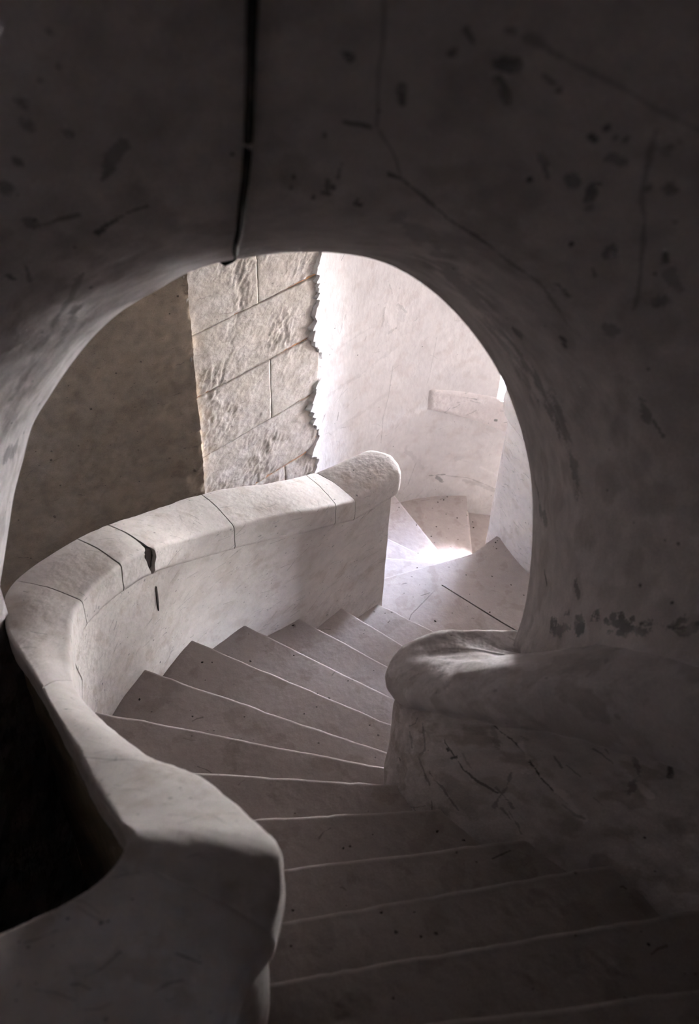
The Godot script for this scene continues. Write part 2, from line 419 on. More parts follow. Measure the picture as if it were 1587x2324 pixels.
# A wall-paint texture: base colour, cloudy variation, grain, stains with an outline, specks, scratches and placed marks.
# look: cloud, blotch, grain (strengths), stain (colour), stain_at (threshold), stain_k, specks, scratches
func paint(seed_: int, size: Vector2i, base: Color, look: Dictionary, marks := []) -> ImageTexture:
	var w := size.x
	var h := size.y
	var n1 := noise_bytes(seed_, 0.004, size)
	var n2 := noise_bytes(seed_ + 1, 0.02, size)
	var n3 := noise_bytes(seed_ + 2, 0.22, size, 2)
	var n4 := noise_bytes(seed_ + 3, look.get("stain_freq", 0.009), size, 5)
	var stain: Color = look.get("stain", base)
	var at: float = look.get("stain_at", 2.0) * 255.0
	var sk: float = look.get("stain_k", 0.0)
	var soft: float = look.get("soft", 24.0)
	var c1: float = look.get("cloud", 0.06) / 128.0
	var c2: float = look.get("blotch", 0.05) / 128.0
	var c3: float = look.get("grain", 0.05) / 128.0
	var f := PackedFloat32Array()
	f.resize(w * h)
	for k in w * h:
		f[k] = 1.0 + c1 * (n1[k] - 128) + c2 * (n2[k] - 128) + c3 * (n3[k] - 128)
	var mixed := PackedFloat32Array()   # amount of stain colour
	mixed.resize(w * h)
	for k in w * h:
		var q := (n4[k] - at) / soft
		if q > 0.0:
			mixed[k] = sk * minf(q, 1.0)
	var r := RandomNumberGenerator.new()
	r.seed = seed_ * 77 + 5
	var all := marks.duplicate()
	for k in int(look.get("specks", 0)):
		var p := Vector2(r.randf(), r.randf())
		all.append([[p], r.randf_range(0.6, 2.2) * (1.8 if r.randf() < 0.12 else 1.0), r.randf_range(0.25, 0.75), 0.5])
	for k in int(look.get("scratches", 0)):
		var p := Vector2(r.randf(), r.randf())
		var a := r.randf_range(-0.9, 0.5) + (PI if r.randf() < 0.5 else 0.0)
		var l := r.randf_range(0.008, 0.05)
		var q := p + Vector2(cos(a), sin(a)) * l
		all.append([[p, p.lerp(q, 0.5) + Vector2(r.randf_range(-0.004, 0.004), r.randf_range(-0.004, 0.004)), q], r.randf_range(0.6, 1.4), r.randf_range(0.08, 0.4) * float(look.get("scratch_k", 1.0)), 0.6])
	# marks: [points in uv, half width in texels, darkness (negative lightens), ragged edge]
	for m in all:
		var pts: Array = m[0]
		var hw: float = m[1]
		var dark: float = m[2]
		var rag: float = m[3]
		var tall: float = m[4] if m.size() > 4 else 1.0
		var reach := hw * (1.0 + rag) + 1.5
		for s in maxi(1, pts.size() - 1):
			var a := Vector2(pts[s].x * w, pts[s].y * h)
			var b := a if pts.size() == 1 else Vector2(pts[s + 1].x * w, pts[s + 1].y * h)
			var ab := b - a
			var len2 := maxf(ab.length_squared(), 1e-6)
			for y in range(int(minf(a.y, b.y) - reach * tall), int(maxf(a.y, b.y) + reach * tall) + 1):
				for x in range(int(minf(a.x, b.x) - reach), int(maxf(a.x, b.x) + reach) + 1):
					var t := clampf((Vector2(x, y) - a).dot(ab) / len2, 0.0, 1.0)
					var at_ := posmod(y, h) * w + posmod(x, w)
					var off := Vector2(x, y) - a - ab * t
					off.y /= tall
					var dist := off.length() + rag * hw * (n2[at_] + 0.5 * n3[at_] - 190) / 64.0
					var cover := clampf((hw - dist) / 1.6 + 0.5, 0.0, 1.0)
					if cover > 0.0:
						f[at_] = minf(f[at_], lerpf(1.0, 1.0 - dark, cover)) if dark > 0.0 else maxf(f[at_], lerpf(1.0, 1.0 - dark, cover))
	var out := PackedByteArray()
	out.resize(w * h * 3)
	for k in w * h:
		var g := f[k]
		var q := mixed[k]
		out[k * 3] = clampi(int(255.0 * g * lerpf(base.r, stain.r, q)), 0, 255)
		out[k * 3 + 1] = clampi(int(255.0 * g * lerpf(base.g, stain.g, q)), 0, 255)
		out[k * 3 + 2] = clampi(int(255.0 * g * lerpf(base.b, stain.b, q)), 0, 255)
	return ImageTexture.create_from_image(Image.create_from_data(w, h, false, Image.FORMAT_RGB8, out))

func relief(seed_: int, freq: float, strength: float, octaves := 5, size := 512) -> NoiseTexture2D:
	var n := FastNoiseLite.new()
	n.seed = seed_
	n.frequency = freq
	n.fractal_octaves = octaves
	var t := NoiseTexture2D.new()
	t.width = size
	t.height = size
	t.seamless = true
	t.as_normal_map = true
	t.bump_strength = strength
	t.noise = n
	return t

func plaster(tex: Texture2D, normal: Texture2D, scale: float, rough := 0.9, depth := 0.6) -> StandardMaterial3D:
	var m := StandardMaterial3D.new()
	m.albedo_texture = tex
	m.roughness = rough
	m.metallic_specular = 0.25
	m.normal_enabled = true
	m.normal_texture = normal
	m.normal_scale = depth
	m.uv1_triplanar = true
	m.uv1_world_triplanar = true
	m.uv1_scale = Vector3.ONE * scale
	m.cull_mode = BaseMaterial3D.CULL_DISABLED
	return m

func spread(marks: Array) -> Array:
	var out := []
	for m in marks:
		var pts := []
		for p in m[0]:
			pts.append(Vector2(p[0], p[1]))
		out.append([pts, m[1], m[2], m[3], m[4] if m.size() > 4 else 1.0])
	return out

func skin(tex: Texture2D, depth: float) -> StandardMaterial3D:
	var m := StandardMaterial3D.new()
	m.albedo_texture = tex
	m.roughness = 0.92
	m.metallic_specular = 0.2
	m.normal_enabled = true
	m.normal_texture = relief(13, 0.035, 5.0, 5, 1024)
	m.normal_scale = depth
	m.cull_mode = BaseMaterial3D.CULL_DISABLED
	return m

func setup_materials() -> void:
	n_fine.frequency = 18.0
	n_mid.frequency = 5.0
	n_big.frequency = 1.6
	n_fine.seed = 3
	n_mid.seed = 4
	n_big.seed = 5
	var rel := relief(11, 0.06, 1.6)
	var rel2 := relief(12, 0.04, 4.0)
	var sq := Vector2i(768, 768)
	M.white = plaster(paint(21, sq, Color(0.902, 0.879, 0.872), {"cloud": 0.03, "blotch": 0.035, "grain": 0.03, "stain": Color(0.813, 0.784, 0.771), "stain_at": 0.66, "stain_k": 0.6, "specks": 25, "scratches": 160}), rel, 0.6)
	M.vault = plaster(paint(22, sq, Color(0.823, 0.794, 0.794), {"cloud": 0.06, "blotch": 0.06, "grain": 0.05, "stain": Color(0.626, 0.593, 0.580), "stain_at": 0.6, "stain_k": 0.7, "specks": 60, "scratches": 60}), rel2, 0.7)
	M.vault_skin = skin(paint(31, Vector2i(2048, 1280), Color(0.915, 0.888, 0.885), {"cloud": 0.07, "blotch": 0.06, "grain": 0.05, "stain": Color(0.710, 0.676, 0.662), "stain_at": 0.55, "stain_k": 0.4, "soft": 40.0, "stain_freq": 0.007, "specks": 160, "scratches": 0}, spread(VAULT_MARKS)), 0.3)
	M.tower_skin = skin(paint(32, Vector2i(1024, 2048), Color(0.9, 0.888, 0.884), {"cloud": 0.03, "blotch": 0.025, "grain": 0.02, "stain": Color(0.85, 0.825, 0.815), "stain_at": 0.55, "stain_k": 0.6, "soft": 60.0, "specks": 40, "scratches": 90, "scratch_k": 0.45}, spread(TOWER_MARKS)), 0.2)
	M.string_skin = skin(paint(33, Vector2i(1024, 2048), Color(0.8, 0.77, 0.765), {"cloud": 0.08, "blotch": 0.08, "grain": 0.06, "stain": Color(0.66, 0.62, 0.6), "stain_at": 0.55, "stain_k": 0.6, "specks": 80, "scratches": 60, "soft": 30.0}, spread(STRING_MARKS)), 0.4)
	M.stone = plaster(paint(23, Vector2i(1024, 1024), Color(0.865, 0.832, 0.815), {"cloud": 0.04, "blotch": 0.04, "grain": 0.035, "stain": Color(0.76, 0.71, 0.675), "stain_at": 0.6, "stain_k": 0.6, "soft": 40.0, "specks": 220, "scratches": 170}), rel, 0.8)
	M.step = plaster(paint(24, sq, Color(0.655, 0.615, 0.6), {"cloud": 0.03, "blotch": 0.03, "grain": 0.04, "stain": Color(0.58, 0.535, 0.515), "stain_at": 0.64, "stain_k": 0.5, "specks": 70, "scratches": 25}), rel, 0.8, 0.9, 0.25)
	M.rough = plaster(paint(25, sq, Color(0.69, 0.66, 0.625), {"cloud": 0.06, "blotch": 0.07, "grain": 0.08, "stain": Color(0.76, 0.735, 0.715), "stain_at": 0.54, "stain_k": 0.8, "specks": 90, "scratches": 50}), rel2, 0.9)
	M.brown = plaster(paint(27, sq, Color(0.51, 0.462, 0.41), {"cloud": 0.1, "blotch": 0.1, "grain": 0.1, "stain": Color(0.42, 0.375, 0.33), "stain_at": 0.5, "stain_k": 0.5, "soft": 70.0, "specks": 120, "scratches": 40}), rel2, 0.8)  # brown of bare stone, made darker still to hold its faces in shade
	M.mortar = plaster(paint(26, Vector2i(256, 256), Color(0.66, 0.5, 0.38), {"blotch": 0.15, "grain": 0.15}), rel2, 2.0)
	M.gap = StandardMaterial3D.new()
	M.gap.albedo_color = Color(0.2, 0.17, 0.16)
	M.gap.roughness = 1.0
	M.cable = StandardMaterial3D.new()
	M.cable.albedo_color = Color(0.03, 0.03, 0.032)
	M.cable.roughness = 0.8
	M.cable.metallic_specular = 0.15

# ---------------------------------------------------------------- the tower round the winding stair

const CX := 0.87
const CD := 4.26
const TR := 1.22

func polar(deg: float, r: float, h: float) -> Vector3:
	var a := deg_to_rad(deg)
	return P(CX + r * cos(a), CD + r * sin(a), h)

func wall_rows(a: Vector2, b: Vector2, h0: float, h1: float, nx: int, nh: int) -> Array:
	var rows := []
	for i in nh + 1:
		var row := PackedVector3Array()
		for j in nx + 1:
			var p := a.lerp(b, float(j) / nx)
			row.append(P(p.x, p.y, lerpf(h0, h1, float(i) / nh)))
		rows.append(row)
	return rows

func quad_rows(a: Vector3, b: Vector3, c: Vector3, d: Vector3, nx: int, ny: int) -> Array:
	# a-b first row, d-c last row
	var rows := []
	for i in ny + 1:
		var row := PackedVector3Array()
		for j in nx + 1:
			var s := float(j) / nx
			row.append(a.lerp(b, s).lerp(d.lerp(c, s), float(i) / ny))
		rows.append(row)
	return rows

func build_tower() -> void:
	# white curved wall with the splayed window opening
	var mb := MB.new()
	var degs := []
	var dg := 152.0
	while dg >= -78.0:
		degs.append(dg)
		dg -= 2.0
	var hs := []
	for k in 62:
		hs.append(0.5 + k * 0.1)
	# lines that bound the opening
	var top := 2.62
	var sill := 3.97
	var pieces := [[152.0, 86.0, 0.5, 6.7], [86.0, 36.0, 0.5, top], [86.0, 36.0, sill, 6.7], [36.6, -78.0, 0.5, 6.7]]
	for q in pieces:
		var na := int(absf(q[0] - q[1]) / 1.5)
		var nh := int((q[3] - q[2]) / (0.012 if q[0] > 150.0 else 0.04))
		var rows := []
		var ret := []
		for i in nh + 1:
			var h := lerpf(q[2], q[3], float(i) / nh)
			var row := PackedVector3Array()
			var left: float = q[0] + (2.0 if q[0] > 150.0 else (0.6 if q[0] > 80.0 else 0.0))
			if q[0] > 150.0:
				left += 4.5 * n_mid.get_noise_1d(h * 0.75 + 2.0) + 2.2 * n_fine.get_noise_1d(h * 0.9 + 9.0) + 0.9 * n_fine.get_noise_1d(h * 4.0)
			if q[0] > 150.0:
				# the plaster layer turns back to the older stone
				ret.append(PackedVector3Array([polar(left - 0.6, TR + 0.2, h), polar(left - 0.1, TR + 0.03, h), polar(left, TR, h)]))
			for j in na + 1:
				row.append(polar(lerpf(left, q[1], float(j) / na), TR, h))
			rows.append(row)
		mb.grid(rows, true)
		if ret:
			mb.grid(ret, true)
	mb.shake(n_big, 0.008)
	mb.shake(n_mid, 0.004)
	for k in mb.v.size():
		var ang := rad_to_deg(atan2(-mb.v[k].z - CD, mb.v[k].x - CX))
		if ang < -170.0:
			ang += 360.0
		mb.uv[k] = Vector2((152.0 - ang) / 76.0, (EYE - mb.v[k].y - 2.2) / 3.0)
	struct("wall_back", mb, M.tower_skin, "white limewashed curved tower wall beyond the arch")
	# splayed reveal of the window
	var il := Vector2(CX + TR * cos(deg_to_rad(86.0)), CD + TR * sin(deg_to_rad(86.0)))
	var ir := Vector2(CX + TR * cos(deg_to_rad(36.0)), CD + TR * sin(deg_to_rad(36.0)))
	var ol := Vector2(1.42, 6.2)
	var orr := Vector2(2.0, 5.88)
	var w := MB.new()
	w.grid(quad_rows(P(il.x, il.y, top), P(ol.x, ol.y, 2.55), P(ol.x, ol.y, 3.8), P(il.x, il.y, sill), 12, 24))
	w.grid(quad_rows(P(ir.x, ir.y, top), P(orr.x, orr.y, 2.55), P(orr.x, orr.y, 3.8), P(ir.x, ir.y, sill), 12, 24), true)
	w.grid(quad_rows(P(il.x, il.y, sill), P(ol.x, ol.y, 3.8), P(orr.x, orr.y, 3.8), P(ir.x, ir.y, sill), 12, 16))
	w.grid(quad_rows(P(il.x, il.y, top), P(ol.x, ol.y, 2.55), P(orr.x, orr.y, 2.55), P(ir.x, ir.y, top), 12, 16), true)
	w.shake(n_mid, 0.006)
	struct("window_1", w, M.white, "deep splayed window opening in the white tower wall")
	# shallow sill stone let into the curved wall below the window
	var ss := MB.new()
	var sr0 := []
	for i in 9:
		var row := PackedVector3Array()
		for j in 33:
			var fj := j / 32.0
			var ang := lerpf(108.8, 66.0, fj)
			var ht := lerpf(3.868, 4.02, fj)
			var hb := lerpf(4.04, 4.36, fj)
			var rim: bool = i == 0 or i == 8 or j == 0 or j == 32
			row.append(polar(ang, TR + 0.01 if rim else TR - 0.007 - 0.002 * n_mid.get_noise_2d(ang * 0.1, i), lerpf(ht, hb, clampf((i - 0.6) / 6.8, 0.0, 1.0) if not rim else i / 8.0)))
		sr0.append(row)
	ss.grid(sr0, true)
	struct("trim_1", ss, M.white, "long pale sill stone set in the curved white wall")
	# walls that close the space
	var c := MB.new()
	var wd := [2.78, 2.63]
	var wh := [3.05, 3.5]
	for q in [[3.07, 1.8, 0.5, wh[0]], [3.07, wd[0], wh[0], wh[1]], [wd[1], 1.8, wh[0], wh[1]], [3.07, 1.8, wh[1], 6.7]]:
		c.grid(wall_rows(Vector2(1.124, q[0]), Vector2(1.124, q[1]), q[2], q[3], 8, 8), true)
	struct("wall_right", c, M.white, "plain wall beside the landing, behind the pier")
	var w3 := MB.new()
	for q in [[wd[0], wh[0], wd[1], wh[0]], [wd[1], wh[0], wd[1], wh[1]], [wd[1], wh[1], wd[0], wh[1]], [wd[0], wh[1], wd[0], wh[0]]]:
		w3.grid(quad_rows(P(1.124, q[0], q[1]), P(1.124, q[2], q[3]), P(1.6, q[2], q[3]), P(1.6, q[0], q[1]), 4, 4))
	struct("window_2", w3, M.white, "window opening in the wall beside the landing")
	var c2 := MB.new()
	c2.grid(wall_rows(Vector2(-2.4, 2.0), Vector2(-2.4, 3.45), 0.5, 6.7, 8, 20), true)
	struct("wall_left", c2, M.rough, "unlit end wall of the stair well")
	var f := MB.new()
	f.flat(PackedVector3Array([P(-2.5, 1.7, 6.7), P(2.3, 1.7, 6.7), P(2.3, 5.7, 6.7), P(-2.5, 5.7, 6.7)]))
	struct("floor_well", f, M.step, "floor at the bottom of the stair well")
	var ce := MB.new()
	ce.grid(quad_rows(P(-2.5, 1.85, 0.92), P(2.4, 1.85, 0.92), P(2.4, 5.7, 2.72), P(-2.5, 5.7, 2.72), 20, 20))
	struct("ceiling", ce, M.white, "sloping underside of the next turn above the landing")
	# rough ashlar wall: courses of blocks between recessed joints, and the turned-away face
	build_ashlar("wall_ashlar", Vector2(-0.828, 4.138), Vector2(-0.222, 4.831), [[2.72, 0.0, 0.0], [3.10, 0.58, 0.0], [3.505, 0.0, 0.0], [3.93, 0.7, 0.0], [4.35, 0.35, 0.0]])
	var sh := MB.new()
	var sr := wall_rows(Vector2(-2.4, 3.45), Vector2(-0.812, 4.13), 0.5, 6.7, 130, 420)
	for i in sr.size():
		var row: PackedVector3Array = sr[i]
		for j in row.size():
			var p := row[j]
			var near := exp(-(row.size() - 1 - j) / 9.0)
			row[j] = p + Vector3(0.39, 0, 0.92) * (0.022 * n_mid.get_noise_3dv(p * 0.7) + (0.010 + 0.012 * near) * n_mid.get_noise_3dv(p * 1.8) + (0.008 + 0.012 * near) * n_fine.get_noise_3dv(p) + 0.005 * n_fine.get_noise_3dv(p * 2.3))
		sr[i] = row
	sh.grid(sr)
	struct("wall_bare_shaded", sh, M.brown, "bare brown stone face beside the ashlar corner, darkened to look shaded")  # part of this face's shade is in its brown

func build_ashlar(called: String, a: Vector2, b: Vector2, courses: Array) -> void:
	var t := (b - a).normalized()
	var nrm := Vector2(t.y, -t.x)
	var back := MB.new()
	var off := nrm * 0.010
	back.grid(wall_rows(a - off, b - off, 0.5, 6.7, 6, 12))
	var root := struct(called, back, M.mortar, "rough bare ashlar wall next to the white plaster")
	var tops := [0.5, 1.6, 1.95, 2.33]
	var splits := [[0.0, 0.0], [0.4, 0.0], [0.6, 0.0], [0.5, 0.0]]
	for cc in courses:
		tops.append(cc[0])
		splits.append([cc[1], cc[2]])
	tops.append(6.7)
	for k in tops.size() - 1:
		var xs := [0.0]
		for s in splits[k]:
			if s > 0.0:
				xs.append(s)
		xs.append(1.0)
		for j in xs.size() - 1:
			var wlen := a.distance_to(b)
			var g := 0.0015
			var x0: float = xs[j] * wlen + (g if j > 0 else -0.0)
			var x1: float = xs[j + 1] * wlen - (g if j + 2 < xs.size() else 0.0)
			var h0: float = tops[k] + g
			var h1: float = tops[k + 1] - g
			var proud := rng.randf_range(-0.002, 0.003)
			var mb := MB.new()
			var nx := maxi(4, int((x1 - x0) / 0.009))
			var nh := maxi(4, int((h1 - h0) / 0.011))
			var rows := []
			for i in nh + 3:
				var row := PackedVector3Array()
				for q in nx + 3:
					var fx := clampf((q - 1.0) / nx, 0.0, 1.0)
					var fh := clampf((i - 1.0) / nh, 0.0, 1.0)
					var p := a + t * lerpf(x0, x1, fx)
					var edge := q == 0 or i == 0 or q == nx + 2 or i == nh + 2
					var rim := minf(minf(fx * (x1 - x0), (1.0 - fx) * (x1 - x0)), minf(fh * (h1 - h0), (1.0 - fh) * (h1 - h0)))
					var wide := 0.0045 * smoothstep(0.5, 1.0, (lerpf(x0, x1, fx)) / wlen)
					var h := lerpf(h0 + wide, h1 - wide, fh)
					var w3 := P(p.x, p.y, h)
					var coarse := smoothstep(-0.12, 0.28, n_big.get_noise_3dv(w3 * 1.3 + Vector3(3, 1, 8)))
					var out := proud - 0.006 * exp(-rim / 0.006) * (0.3 + coarse) + 0.006 * n_mid.get_noise_3dv(w3) + coarse * (0.009 * n_mid.get_noise_3dv(w3 * 2.2) + 0.008 * n_fine.get_noise_3dv(w3 * 1.4) + 0.006 * n_fine.get_noise_3dv(w3 * 3.1))
					if edge:
						out = -0.05
					p += nrm * out
					row.append(P(p.x, p.y, h))
				rows.append(row)
			mb.grid(rows)
			obj("stone_block", mb, M.rough, root)

# ---------------------------------------------------------------- vault and arch

const OPEN := [[-1.033, 1.999, 2.224], [-1.004, 1.997, 2.13], [-0.96, 1.994, 1.987], [-0.916, 1.991, 1.845], [-0.868, 1.988, 1.719], [-0.819, 1.985, 1.594], [-0.755, 1.981, 1.491], [-0.687, 1.977, 1.392], [-0.615, 1.972, 1.301], [-0.536, 1.967, 1.224], [-0.451, 1.961, 1.163], [-0.361, 1.956, 1.107], [-0.265, 1.949, 1.073], [-0.165, 1.943, 1.05], [-0.06, 1.936, 1.041], [0.049, 1.929, 1.055], [0.152, 1.922, 1.11], [0.247, 1.916, 1.2], [0.331, 1.911, 1.316], [0.398, 1.907, 1.457], [0.449, 1.903, 1.613], [0.48, 1.901, 1.78], [0.5, 1.9, 1.948], [0.508, 1.899, 2.115], [0.501, 1.9, 2.25]]
# left foot d, x, h; right foot d, x, h; crown h, d
const SECTIONS := [[1.8, -1.06, 2.15, 1.72, 0.58, 2.02, 0.92, 1.77], [1.45, -1.15, 1.95, 1.32, 0.71, 1.58, 0.71, 1.5], [1.0, -1.3, 1.6, 0.95, 0.88, 1.3, 0.43, 1.2], [0.5, -1.36, 1.3, 0.5, 1.02, 1.0, 0.04, 0.8], [0.0, -1.34, 1.0, 0.0, 1.07, 0.7, -0.36, 0.3], [-0.95, -1.32, 0.5, -0.95, 1.1, 0.2, -1.0, -0.95]]
var vault_ctrl := []

func vault_point(s: float, a: float) -> Vector3:
	# s: 0 at the arch .. 6 behind the eye; a: 0 left foot .. 24 right foot
	var i := mini(int(s), 5)
	var f := s - i
	var c := []
	for k in [maxi(i - 1, 0), i, i + 1, mini(i + 2, 6)]:
		var q := along(vault_ctrl[k], a)
		c.append(Vector3(q[0], q[1], q[2]))
	if i == 0:
		c[0] = 2.0 * c[1] - c[2]
	if i == 5:
		c[3] = 2.0 * c[2] - c[1]
	var p: Vector3 = c[1].cubic_interpolate(c[2], c[0], c[3], f)
	return P(p.x, p.y, p.z)

func build_vault() -> void:
	vault_ctrl.append(OPEN)
	for n in SECTIONS.size():
		var q: Array = SECTIONS[n]
		var sec := []
		for k in 25:
			var th := PI * k / 24.0
			var f := (1.0 - cos(th)) / 2.0
			var base := lerpf(q[2], q[5], f)
			var rise: float = (q[2] + q[5]) / 2.0 - q[6]
			sec.append([lerpf(q[1], q[4], f), lerpf(q[0], q[3], f) + (q[7] - (q[0] + q[3]) / 2.0) * sin(th), base - rise * pow(sin(th), 0.9)])
			# next to the arch the vault keeps the shape of the arch itself
			var keep: float = [1.0, 0.5, 0.0, 0.0, 0.0, 0.0][n]
			var back: float = [0.2, 0.47, 0.0, 0.0, 0.0, 0.0][n]
			var same := [OPEN[k][0] + lerpf(-0.02, 0.07, f) * back / 0.2, OPEN[k][1] - back, OPEN[k][2] - back * 0.585]
			for i in 3:
				sec[k][i] = lerpf(sec[k][i], same[i], keep)
		vault_ctrl.append(sec)
	var rows := []
	var ns := 110
	var na := 144
	for i in ns + 1:
		var s := 6.0 * pow(float(i) / ns, 1.3)
		var row := PackedVector3Array()
		for j in na + 1:
			row.append(vault_point(s, 24.0 * j / na))
		# the right foot runs down into the ledge that carries it
		for k in 4:
			row.append(row[na] + Vector3(0.012 * (k + 1), -0.06 * (k + 1), 0))
		rows.append(row)
	# soft undulation of the hand-laid plaster, none at the arris
	for i in rows.size():
		var row: PackedVector3Array = rows[i]
		var k := smoothstep(0.0, 12.0, float(i))
		for j in row.size():
			var p := row[j]
			row[j] = p + k * (0.012 * Vector3(n_big.get_noise_3dv(p * 1.4), n_big.get_noise_3dv(p + Vector3(9, 2, 4)), n_big.get_noise_3dv(p + Vector3(1, 8, 5))) + 0.004 * Vector3.ONE * n_mid.get_noise_3dv(p))
		rows[i] = row
	var mb := MB.new()
	mb.grid(rows)
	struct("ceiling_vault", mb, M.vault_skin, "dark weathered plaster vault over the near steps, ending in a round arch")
	# far face of the arch wall
	var fw := MB.new()
	var inner := PackedVector3Array()
	var outer := PackedVector3Array()
	for j in na + 1:
		var p: Vector3 = rows[0][j]
		inner.append(p)
		var dx := p.x + 0.27
		var dh := (EYE - p.y) - 2.24
		var kx := (1.75 + 0.27) / dx if dx > 1e-4 else ((-2.5 + 0.27) / dx if dx < -1e-4 else 1e6)
		var kh := (-1.5 - 2.24) / dh if dh < -1e-4 else 1e6
		var m := minf(kx, kh)
		var ox := -0.27 + dx * m
		outer.append(P(ox, 2.0 - 0.0645 * (ox + 1.05), 2.24 + dh * m))
	fw.grid([inner, outer])
	fw.grid(quad_rows(P(-2.5, 2.09, 2.24), P(-1.033, 1.999, 2.224), P(-1.0, 1.999, 6.7), P(-2.5, 2.09, 6.7), 6, 12))
	fw.grid(quad_rows(P(0.501, 1.9, 2.25), P(1.75, 1.82, 2.24), P(1.75, 1.82, 6.7), P(0.501, 1.9, 6.7), 6, 12))
	struct("wall_arch", fw, M.white, "far face of the wall that the arch pierces")
	# wall of the well under the left foot of the vault
	var wl := MB.new()
	var wr := []
	for i in ns + 1:
		var p: Vector3 = rows[i][0]
		wr.append(PackedVector3Array([p, p.lerp(Vector3(p.x, EYE - 6.7, p.z), 0.33), p.lerp(Vector3(p.x, EYE - 6.7, p.z), 0.66), Vector3(p.x, EYE - 6.7, p.z)]))
	wl.grid(wr, true)
	struct("wall_well", wl, M.vault, "dark wall of the well beyond the parapet")
	var wf := MB.new()
	wf.flat(PackedVector3Array([P(-1.4, -1.0, 6.0), P(1.2, -1.0, 6.0), P(1.2, 2.0, 6.0), P(-1.4, 2.0, 6.0)]))
	struct("floor_below", wf, M.step, "floor of the dark well below the near steps")

func build_rear() -> void:
	# unseen masonry shell round the passage, added to stop light leaks
	var shell := MB.new()
	var ring := [Vector2(1.7, 1.83), Vector2(1.7, -0.95), Vector2(-1.6, -0.95), Vector2(-1.6, 2.05)]
	for k in 3:
		if k != 1:
			shell.grid(wall_rows(ring[k], ring[k + 1], -1.5, 6.7, 4, 4))
	shell.flat(PackedVector3Array([P(1.7, 1.83, -1.5), P(1.7, -0.95, -1.5), P(-1.6, -0.95, -1.5), P(-1.6, 2.05, -1.5)]))
	shell.flat(PackedVector3Array([P(1.7, 1.83, 6.5), P(1.7, -0.95, 6.5), P(-1.6, -0.95, 6.5), P(-1.6, 2.05, 6.5)]))
	struct("wall_leak_shell", shell, M.vault, "unseen masonry shell added round the vaulted passage against stray light")
	# end wall of the passage behind the eye: a doorway to the next turn, which has a small window of its own
	var mb := MB.new()
	var d := -0.95
	for q in [[-1.6, 1.7, -1.5, -0.7], [-1.6, 0.1, -0.7, 0.9], [0.9, 1.7, -0.7, 0.9], [-1.6, 1.7, 0.9, 6.7]]:
		mb.grid(wall_rows(Vector2(q[0], d), Vector2(q[1], d), q[2], q[3], 6, 6))
	struct("wall_rear", mb, M.vault, "end wall of the vaulted passage with a doorway")
	var w := MB.new()
	w.grid(wall_rows(Vector2(0.1, d), Vector2(0.1, -2.4), -0.7, 0.9, 4, 4))
	w.grid(wall_rows(Vector2(0.1, -2.4), Vector2(1.3, -2.4), -0.7, 0.9, 4, 4))
	for q in [[d, -1.5, -0.7, 0.9], [-1.5, -1.62, -0.7, 0.06], [-1.5, -1.62, 0.18, 0.9], [-1.62, -2.4, -0.7, 0.9]]:
		w.grid(wall_rows(Vector2(1.3, q[0]), Vector2(1.3, q[1]), q[2], q[3], 4, 4))
	for h in [-0.7, 0.9]:
		w.flat(PackedVector3Array([P(0.1, d, h), P(1.3, d, h), P(1.3, -2.4, h), P(0.1, -2.4, h)]))
	struct("wall_turn", w, M.white, "walls of the next turn of the stair, with a small window")

# ---------------------------------------------------------------- the flight

# nosing lines, lowest first: left x, d; right x, d
const NOSING := [[0.201, 3.624, 1.12, 3.06], [0.003, 3.433, 1.12, 2.6], [-0.195, 3.195, 1.12, 2.36], [-0.429, 2.99, 1.12, 2.13], [-0.631, 2.75, 1.0, 2.0], [-0.767, 2.447, 0.6, 1.97], [-0.871, 2.114, 0.3, 1.915], [-0.79, 1.775, 0.3, 1.765], [-0.61, 1.47, 0.36, 1.59], [-0.39, 1.225, 0.56, 1.41], [-0.2, 1.03, 0.73, 1.26], [-0.1, 0.85, 0.87, 1.07], [-0.09, 0.67, 0.99, 0.86], [-0.17, 0.48, 1.04, 0.62], [-0.33, 0.26, 1.07, 0.38], [-0.6, 0.03, 1.09, 0.13], [-0.85, -0.17, 1.09, -0.12], [-1.2, -0.4, 1.09, -0.37], [-1.25, -0.65, 1.09, -0.62], [-1.25, -0.9, 1.09, -0.87], [-1.25, -1.15, 1.09, -1.12]]

